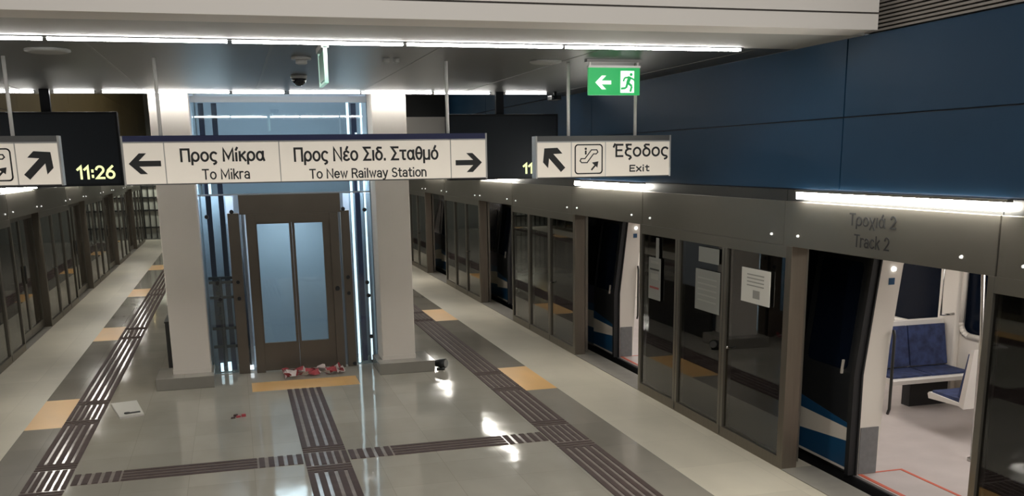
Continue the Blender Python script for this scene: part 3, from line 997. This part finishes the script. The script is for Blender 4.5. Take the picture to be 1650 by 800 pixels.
# ------------------------------------------------------------------ green exit signs
def running_man(h, Y, x0, z0, s, m):
    q = lambda u, v: (x0 + u * s, z0 + v * s)
    fn = front(Y)
    h.prism([(q(.62, .86)[0] + .075 * s * math.cos(a * .628), q(.62, .86)[1] + .075 * s * math.sin(a * .628)) for a in range(10)], fn, 0, .003, m)
    def limb(a, b, w):
        a = Vector(q(*a)); b = Vector(q(*b)); d = (b - a).normalized(); n = Vector((-d.y, d.x)) * w * s
        h.prism([tuple(a + n), tuple(a - n), tuple(b - n), tuple(b + n)], fn, 0, .003, m)
    limb((.56, .76), (.44, .46), .085)
    limb((.56, .72), (.78, .62), .04); limb((.78, .62), (.84, .48), .04)
    limb((.52, .74), (.28, .70), .04); limb((.28, .70), (.22, .54), .04)
    limb((.45, .48), (.66, .32), .055); limb((.66, .32), (.58, .06), .05)
    limb((.44, .48), (.36, .24), .055); limb((.36, .24), (.10, .20), .05)
t = thing('exit_sign', (3.53, 8.9, 3.48), 'lit green emergency exit sign with white arrow above the Exit sign', 'exit sign')
h = MB()
h.box(3.275, 3.785, 8.905, 8.945, 3.478, 3.725, M['green_lit'])
h.build('panel', t)
h = MB()
h.box(3.27, 3.79, 8.90, 8.95, 3.725, 3.745, M['sign_rim'])
h.box(3.25, 3.80, 8.89, 8.96, 3.775, 3.80, M['dev_white'])
for x in (3.29, 3.77):
    h.box(x - 0.008, x + 0.008, 8.915, 8.935, 3.74, 3.78, M['sign_rim'])
h.build('bracket', t)
h = MB()
GY = 8.905
frame_arrow(h, (3.338, 3.592), (3.495, 3.592), 0.062, 0.075, 0.017, GY, M['white_lit'])
h.build('arrow', t)
h = MB()
h.prism([(3.590, 3.500), (3.727, 3.500), (3.727, 3.697), (3.590, 3.697)], front(GY), 0, 0.002, M['white_lit'])
h.build('door_mark', t)
h = MB()
running_man(h, GY - 0.002, 3.575, 3.497, 0.195, M['green_lit'])
h.build('running_figure', t)
# second exit sign seen edge-on
t = thing('exit_sign', (0.76, 8.1, 3.5), 'emergency exit sign seen edge-on under the ceiling left of centre', 'exit sign')
h = MB()
h.box(0.755, 0.769, 7.945, 8.395, 3.513, 3.76, M['lift_glass'])
h.build('panel', t)
h = MB()
for a, b in ((7.92, 7.945), (8.395, 8.42)):
    h.box(0.748, 0.776, a, b, 3.50, 3.77, M['acrylic'])
h.box(0.748, 0.776, 7.92, 8.42, 3.50, 3.513, M['acrylic'])
h.build('edge_frame', t)
h = MB()
h.box(0.771, 0.773, 7.96, 8.38, 3.53, 3.74, M['green_dim'])
h.box(0.751, 0.753, 7.96, 8.38, 3.53, 3.74, M['green_dim'])
h.build('pictogram_plate', t)
h = MB()
h.box(0.735, 0.79, 7.92, 8.42, 3.76, 3.80, M['dev_white'])
h.build('bracket', t)

# ------------------------------------------------------------------ small ceiling devices
def disc(name, x, y, r, label, cat, grp=None):
    h = MB()
    h.tube([(x, y, 3.80), (x, y, 3.785), (x, y, 3.775)], [r, r, r * 0.82], M['dev_white'], 24)
    o = h.build(name)
    tag(o, label, cat, grp)
disc('ceiling_speaker', -1.32, 8.72, 0.17, 'round pale ceiling speaker at the left, below the first light line', 'speaker', 'ceiling speakers')
disc('ceiling_speaker', 2.92, 9.12, 0.15, 'round pale ceiling speaker left of the green exit sign', 'speaker', 'ceiling speakers')
t = thing('smoke_detector', (0.66, 9.05, 3.8), 'small pale smoke detector left of the edge-on exit sign', 'smoke detector')
h = MB(); h.tube([(0.66, 9.05, 3.80), (0.66, 9.05, 3.775)], 0.085, M['dev_white'], 18); h.build('base', t)
h = MB(); h.tube([(0.66, 9.05, 3.775), (0.66, 9.05, 3.745), (0.66, 9.05, 3.735)], [0.05, 0.05, 0.03], M['dev_white'], 16); h.build('sensor', t)
t = thing('dome_camera', (0.76, 10.9, 3.8), 'dark dome security camera on the ceiling above the lift', 'security camera')
h = MB(); h.tube([(0.76, 10.9, 3.80), (0.76, 10.9, 3.765)], 0.085, M['dev_white'], 20); h.build('mount', t)
h = MB()
h.tube([(0.76, 10.9, 3.765 - 0.075 * math.sin(a * math.pi / 16)) for a in range(9)], [max(0.004, 0.075 * math.cos(a * math.pi / 16)) for a in range(9)], M['black_glass'], 20)
h.build('dome', t)
for i, x in enumerate((1.405, 1.495)):
    t = thing('spot_lamp', (x, 9.05, 3.8), '%s of two small spots on the ceiling right of the edge-on exit sign' % ('left', 'right')[i], 'spot lamp', 'pair of small ceiling spots')
    h = MB(); h.tube([(x, 9.05, 3.80), (x, 9.05, 3.765)], 0.03, M['dev_white'], 14); h.build('housing', t)
    h = MB(); h.tube([(x, 9.05, 3.765), (x, 9.05, 3.758)], [0.022, 0.018], M['dev_white'], 12); h.build('lens', t)
t = thing('security_camera', (4.36, 13.2, 3.8), 'small dark camera at the right end of the rear light line', 'security camera')
h = MB(); h.tube([(4.36, 13.2, 3.80), (4.36, 13.2, 3.74)], 0.02, M['black'], 10); h.build('mount', t)
h = MB(); h.box(4.28, 4.42, 13.1, 13.3, 3.685, 3.745, M['black'], 0.008); h.tube([(4.32, 13.10, 3.715), (4.32, 13.07, 3.715)], 0.026, M['black_glass'], 12); h.build('body', t)

# ------------------------------------------------------------------ things on the floor
t = thing('floor_hatch', (-1.43, 12.3, 0), 'white square floor cover with a black slot left of the lift', 'floor cover')
h = MB()
h.prism([(-1.655, 12.62), (-1.36, 12.69), (-1.215, 11.95), (-1.475, 11.85)], lambda u, v, d: Vector((u, v, d)), 0.0, 0.02, M['hatch'])
h.build('plate', t)
h = MB()
h.prism([(-1.42, 11.98), (-1.26, 12.03), (-1.27, 12.09), (-1.43, 12.04)], lambda u, v, d: Vector((u, v, d)), 0.018, 0.024, M['ink'])
h.tube([(-1.41, 12.02, 0.02), (-1.41, 12.02, 0.03)], 0.035, M['ink'], 10)
h.build('slot', t)
h = MB()
for k, (x, y) in enumerate(((-0.22, 11.42), (-0.16, 11.45), (-0.19, 11.5), (-0.10, 11.47))):
    h.prism([(x, y), (x + 0.05, y + 0.01), (x + 0.045, y + 0.05), (x + 0.005, y + 0.045)], lambda u, v, d: Vector((u, v, d)), 0.0, 0.012 + 0.006 * k, M['tape_red'] if k % 2 else M['tactile'])
tag(h.build('paper_scrap'), 'small crumpled reddish scrap on the grey floor before the lift', 'litter')
# red and white barrier tape, a crumpled loop of ribbon on the floor
h = MB()
prev = None
N = 90
for k in range(N + 1):
    u = k / N
    lap = u * 3.0
    x = 0.50 + 0.80 * (0.5 - 0.5 * math.cos(lap * math.pi)) + 0.03 * math.sin(k * 1.7)
    y = 13.38 + 0.13 * lap + 0.05 * math.sin(k * 0.9)
    z = 0.012 + 0.018 * abs(math.sin(k * 0.63))
    wv = Vector((0.012 * math.sin(k), 0.045, 0.035 * math.cos(k * 0.8)))
    p = Vector((x, y, z + 0.036))
    cur = (p - wv, p + wv)
    if prev:
        h.quad([prev[0], cur[0], cur[1], prev[1]], M['tape_red'] if (k // 3) % 2 else M['tape_white'])
    prev = cur
o = h.build('barrier_tape')
sm = o.modifiers.new('thickness', 'SOLIDIFY'); sm.thickness = 0.002
tag(o, 'crumpled red and white barrier tape lying before the lift door', 'barrier tape')
# black floor spot
t = thing('floor_spot', (2.64, 13.25, 0), 'small black spot lamp on the floor at the right plinth', 'spot lamp')
h = MB(); h.tube([(2.66, 13.3, 0.0), (2.66, 13.3, 0.02)], 0.06, M['black'], 14); h.tube([(2.66, 13.3, 0.02), (2.66, 13.3, 0.07)], 0.015, M['black'], 8); h.build('base', t)
h = MB(); h.tube([(2.60, 13.34, 0.085), (2.66, 13.29, 0.09), (2.72, 13.24, 0.095)], [0.045, 0.062, 0.066], M['black'], 14); h.build('head', t)
h = MB(); h.tube([(2.722, 13.238, 0.095), (2.728, 13.232, 0.0955)], 0.055, M['dev_white'], 14); h.build('lens', t)

# gate at the far left end of the platform
t = thing('platform_gate', (-3.3, 42.0, 0), 'pale barred gate closing the far left end of the platform', 'gate')
h = MB()
for z in (0.42, 1.1, 1.6, 2.05):
    h.box(-3.75, -1.2, 41.98, 42.04, z, z + 0.06, M['steel_dark'])
h.build('rail', t)
for k in range(12):
    x = -3.72 + 0.22 * k
    h = MB()
    h.box(x - 0.02, x + 0.02, 41.99, 42.03, 0.02, 2.3, M['steel_dark'])
    h.build('bar', t)
h = MB()
h.box(-3.75, -1.2, 42.05, 42.08, 0.0, 2.6, M['back_wall'])
h.build('infill', t)

# ------------------------------------------------------------------ the train
TX = 5.36                                        # outer face of the car side at floor level
train = thing('metro_train', (TX, 0, 0), 'white and blue metro train standing open behind the right-hand screens', 'train')
KS = range(-1, 6)
def tx(z):                                       # side leans inwards above waist height
    return TX if z < 0.95 else TX + 0.13 * (z - 0.95) / 1.1
def d_lo(k): return 5.78 + P * k
def d_hi(k): return 7.42 + P * k
ya, yz = -1.0, 39.0
h = MB()
h.box(TX, 8.15, ya, yz, -0.30, 0.0, M['train_floor'])
h.box(TX - 0.02, TX + 0.0, ya, yz, -0.35, -0.02, M['rubber'])
h.build('car_floor', train)
# red safety lines round each vestibule
for k in KS:
    h = MB()
    h.box(TX + 0.02, TX + 0.06, d_lo(k), d_hi(k), 0.0, 0.004, M['red_line'])
    h.box(TX + 0.48, TX + 0.51, d_lo(k), d_hi(k), 0.0, 0.004, M['red_line'])
    h.box(TX + 0.06, TX + 0.48, d_hi(k) - 0.02, d_hi(k) + 0.0, 0.0, 0.004, M['red_line'])
    h.build('safety_line', train)
h = MB()
h.prism([(5.49, 2.08), (5.62, 2.45), (6.0, 2.75), (8.0, 2.75), (8.3, 2.4), (8.2, 2.2), (5.7, 2.2), (5.62, 2.08)], lambda u, v, d: Vector((u, d, v)), ya, yz, M['train_white'])
h.build('roof', train)
h = MB()
for k in KS:
    h.box(6.5, 7.1, d_lo(k) - 1.5, d_hi(k) + 1.5, 2.16, 2.195, M['lamp_train'])
h.build('ceiling_lamp', train)
# near side panels between the doors (inner lining + outer skin with window band and livery)
for k in list(KS)[:-1]:
    a, b = d_hi(k), d_lo(k + 1)
    prof = [(TX, -0.25), (TX, 0.95), (tx(2.08), 2.08), (tx(2.08) + 0.16, 2.08), (TX + 0.2, 0.95), (TX + 0.2, -0.25)]
    h = MB()
    h.prism(prof, lambda u, v, d: Vector((u, d, v)), a, b, M['train_panel'])
    sp = h.build('side_panel', train)
    # outer livery skin
    h = MB()
    sk = lambda u, v, d: Vector((tx(v) - d, u, v))
    wave = lambda y, c, amp: c + amp * math.sin((y - a) * 1.3 + 0.4)
    n = 24
    bands = [(lambda y: -0.24, lambda y: 0.02, M['kick']), (lambda y: 0.02, lambda y: wave(y, 0.20, 0.08), M['train_blue']),
             (lambda y: wave(y, 0.20, 0.08), lambda y: wave(y, 0.44, 0.11), M['train_white']), (lambda y: wave(y, 0.44, 0.11), lambda y: 0.66, M['train_blue']), (lambda y: 0.66, lambda y: 0.95, M['train_navy']), (lambda y: 0.95, lambda y: 2.06, M['black_glass'])]
    for q in range(n):
        u0 = a + (b - a) * q / n; u1 = a + (b - a) * (q + 1) / n
        for lo, hi, mm in bands:
            h.prism([(u0, lo(u0)), (u1, lo(u1)), (u1, hi(u1)), (u0, hi(u0))], sk, 0.0, 0.012, mm)
    h.build('livery', sp)
    h = MB()
    wy0, wy1 = a + 1.35, b - 1.35
    h.prism(rrect(wy0, wy1, 1.0, 1.85, 0.08), sk, 0.012, 0.02, M['window_dark'])
    h.build('window', sp)
# sliding leaves of the train, parked outside the body
for k in list(KS)[1:]:
    for j in (0, 1):
        a, b = (d_hi(k) + 0.02, d_hi(k) + 0.86) if j == 0 else (d_lo(k) - 0.86, d_lo(k) - 0.02)
        sk = lambda u, v, d: Vector((tx(v) - 0.03 - d, u, v))
        h = MB()
        h.prism([(a, 0.03), (b, 0.03), (b, 0.95), (a, 0.95)], sk, 0.0, 0.04, M['black'])
        h.prism([(a, 0.95), (b, 0.95), (b, 2.05), (a, 2.05)], sk, 0.0, 0.04, M['black'])
        leaf = h.build('sliding_door', train)
        h = MB()
        h.prism(rrect(a + 0.10, b - 0.10, 0.97, 1.95, 0.06), sk, 0.04, 0.046, M['window_dark'])
        h.build('window', leaf)
        h = MB()
        n = 10
        u_ = lambda q: a + (b - a) * q / n
        e0 = (a if j == 0 else b)
        lo = lambda y: 0.32 - 0.08 * abs(y - e0)
        hi = lambda y: 0.44 + 0.03 * abs(y - e0)
        tp = lambda y: 0.48 + 0.13 * abs(y - e0)
        for q in range(n):
            y0, y1 = u_(q), u_(q + 1)
            h.prism([(y0, 0.035), (y1, 0.035), (y1, 0.06), (y0, 0.06)], sk, 0.04, 0.044, M['train_white'])
            h.prism([(y0, 0.06), (y1, 0.06), (y1, lo(y1)), (y0, lo(y0))], sk, 0.04, 0.044, M['train_blue'])
            h.prism([(y0, lo(y0)), (y1, lo(y1)), (y1, hi(y1)), (y0, hi(y0))], sk, 0.04, 0.044, M['train_white'])
            h.prism([(y0, hi(y0)), (y1, hi(y1)), (y1, tp(y1)), (y0, tp(y0))], sk, 0.04, 0.044, M['train_blue'])
        h.build('livery', leaf)
        h = MB()
        e = a if j == 0 else b
        h.prism([(e - 0.03, 0.0), (e + 0.03, 0.0), (e + 0.03, 0.95), (e + 0.03, 2.06), (e - 0.03, 2.06), (e - 0.03, 0.95)], sk, -0.02, 0.05, M['rubber'])
        h.build('edge_seal', leaf)
        h = MB()
        yh = a + 0.16 if j == 0 else b - 0.16
        h.prism(rrect(yh - 0.012, yh + 0.012, 0.93, 1.06, 0.008), sk, 0.044, 0.06, M['train_white'])
        h.build('handle', leaf)
# door portals: white jamb, grey kick panel, lamp and label
for k in list(KS)[1:]:
    for j, yj in ((0, d_hi(k)), (1, d_lo(k))):
        sg = -1 if j == 0 else 1
        h = MB()
        fnj = lambda u, v, d: Vector((u, yj + sg * d, v))
        prof = [(TX, 0.0), (TX, 0.95), (tx(2.06), 2.06), (tx(2.06) + 0.26, 2.06), (tx(2.06) + 0.215, 1.93), (TX + 0.265, 1.2), (TX + 0.235, 0.5), (TX + 0.21, 0.0)]
        h.prism(prof, fnj, -0.16, 0.018, M['train_panel'])
        jb = h.build('door_jamb', train)
        h = MB()
        h.prism([(TX - 0.012, 0.0), (TX - 0.012, 0.95), (tx(2.06) - 0.012, 2.06), (tx(2.06) + 0.0, 2.06), (TX + 0.004, 0.95), (TX + 0.004, 0.0)], fnj, -0.02, 0.03, M['rubber'])
        h.build('door_seal', jb)
        h = MB()
        h.box(TX + 0.018, TX + 0.205, yj + sg * 0.018, yj + sg * 0.028, 0.005, 0.45, M['kick'])
        h.build('kick_panel', jb)
        h = MB()
        h.tube([(TX + 0.245, yj + sg * 0.012, 1.90), (TX + 0.245, yj + sg * 0.04, 1.90)], [0.024, 0.018], M['lamp_small'], 14)
        h.build('door_lamp', jb)
        h = MB()
        h.box(TX + 0.205, TX + 0.265, yj + sg * 0.016, yj + sg * 0.022, 1.76, 1.82, M['train_blue'])
        h.build('sticker', jb)
        h = MB()
        h.tube([(TX + 0.27, yj + sg * 0.05, 1.35), (TX + 0.27, yj + sg * 0.07, 1.30), (TX + 0.27, yj + sg * 0.07, 0.62), (TX + 0.27, yj + sg * 0.05, 0.57)], 0.014, M['steel_dark'], 8)
        h.build('handrail', jb)
# far side of the car with windows
h = MB()
h.box(8.1, 8.22, ya, yz, 0.0, 0.82, M['train_panel'])
h.box(8.1, 8.22, ya, yz, 1.85, 2.25, M['train_panel'])
wins = []
for k in KS:
    for a, b in ((7.55, 9.40), (9.72, 11.35), (11.65, 13.05)):
        wins.append((a + P * k, b + P * k))
wins = sorted(wins)
y = ya
for a, b in wins:
    if a > yz: break
    if a > y: h.box(8.1, 8.22, y, a, 0.82, 1.85, M['train_panel'])
    y = b
fs_ = h.build('far_side_panel', train)
for a, b in wins:
    if b > yz or a < ya: continue
    w_ = MB()
    pts = rrect(a - 0.02, b + 0.02, 0.80, 1.87, 0.10)
    w_.prism(pts, lambda u, v, d: Vector((8.15 + d, u, v)), 0.0, 0.02, M['window_dark'])
    wo = w_.build('window', fs_)
    w_ = MB()
    outline_pts = rrect(a + 0.0, b - 0.0, 0.82, 1.85, 0.14)
    for q in range(len(outline_pts)):
        p0 = outline_pts[q]; p1 = outline_pts[(q + 1) % len(outline_pts)]
        w_.tube([(8.10, p0[0], p0[1]), (8.10, p1[0], p1[1])], 0.035, M['train_panel'], 6)
    w_.build('window_frame', wo)
# bay seats seen through the nearest doorway and its neighbours
def bench(y, dirn, x0, x1):
    """seat facing -y (dirn=-1) or +y (dirn=+1); y = back of the seat"""
    yb, yf = y, y + dirn * 0.45
    h = MB()
    h.prism([(yb, 0.38), (yf, 0.36), (yf + dirn * 0.02, 0.41), (yf, 0.43), (yb, 0.41)], lambda u, v, d: Vector((d, u, v)), x0, x1, M['seat_shell'])
    h.prism([(yb, 0.38), (yb - dirn * 0.0, 0.40), (yb - dirn * 0.10, 0.98), (yb - dirn * 0.15, 0.99), (yb - dirn * 0.07, 0.36)], lambda u, v, d: Vector((d, u, v)), x0, x1, M['seat_shell'])
    s = h.build('bench', train)
    for q in range(2):
        a = x0 + 0.02 + (x1 - x0 - 0.02) / 2 * q
        b = x0 + (x1 - x0 - 0.02) / 2 * (q + 1)
        c = MB()
        c.prism([(yb, 0.412), (yf - dirn * 0.03, 0.43), (yf - dirn * 0.03, 0.452), (yb, 0.45)], lambda u, v, d: Vector((d, u, v)), a, b, M['seat_blue'])
        c.build('seat_cushion', s)
        c = MB()
        c.prism([(yb + dirn * 0.02, 0.46), (yb + dirn * 0.045, 0.47), (yb - dirn * 0.055, 0.93), (yb - dirn * 0.09, 0.93)], lambda u, v, d: Vector((d, u, v)), a, b, M['seat_blue'])
        c.build('back_cushion', s)
    c = MB()
    c.box(x0 + 0.5, x1 - 0.05, *sorted((yb - dirn * 0.02, yb + dirn * 0.12)), 0.0, 0.37, M['rubber'])
    c.build('seat_box', s)
for k in (0, 1):
    bench(9.5 + P * k, -1, 6.95, 8.02)
    bench(8.0 + P * k, 1, 6.95, 8.02)
for k in (0, 1):
    h = MB()
    h.tube([(6.66, 7.42 + P * k, 0.0), (6.64, 7.42 + P * k, 1.2), (6.56, 7.42 + P * k, 2.18)], 0.02, M['steel_bright'], 10)
    h.tube([(6.66, 7.42 + P * k, 0.0), (6.66, 7.42 + P * k, 0.03)], 0.045, M['steel_bright'], 12)
    h.build('grab_pole', train)
for k in (0, 1):
    h = MB()
    h.box(8.02, 8.1, 9.40 + P * k, 9.72 + P * k, 0.0, 2.16, M['train_panel'], 0.02)
    h.tube([(7.9, 9.42 + P * k, 1.62), (7.84, 9.44 + P * k, 1.62), (7.84, 9.44 + P * k, 1.06), (7.9, 9.42 + P * k, 1.06), (8.02, 9.44 + P * k, 1.06)], 0.015, M['steel_bright'], 8)
    h.build('wall_pillar', train)
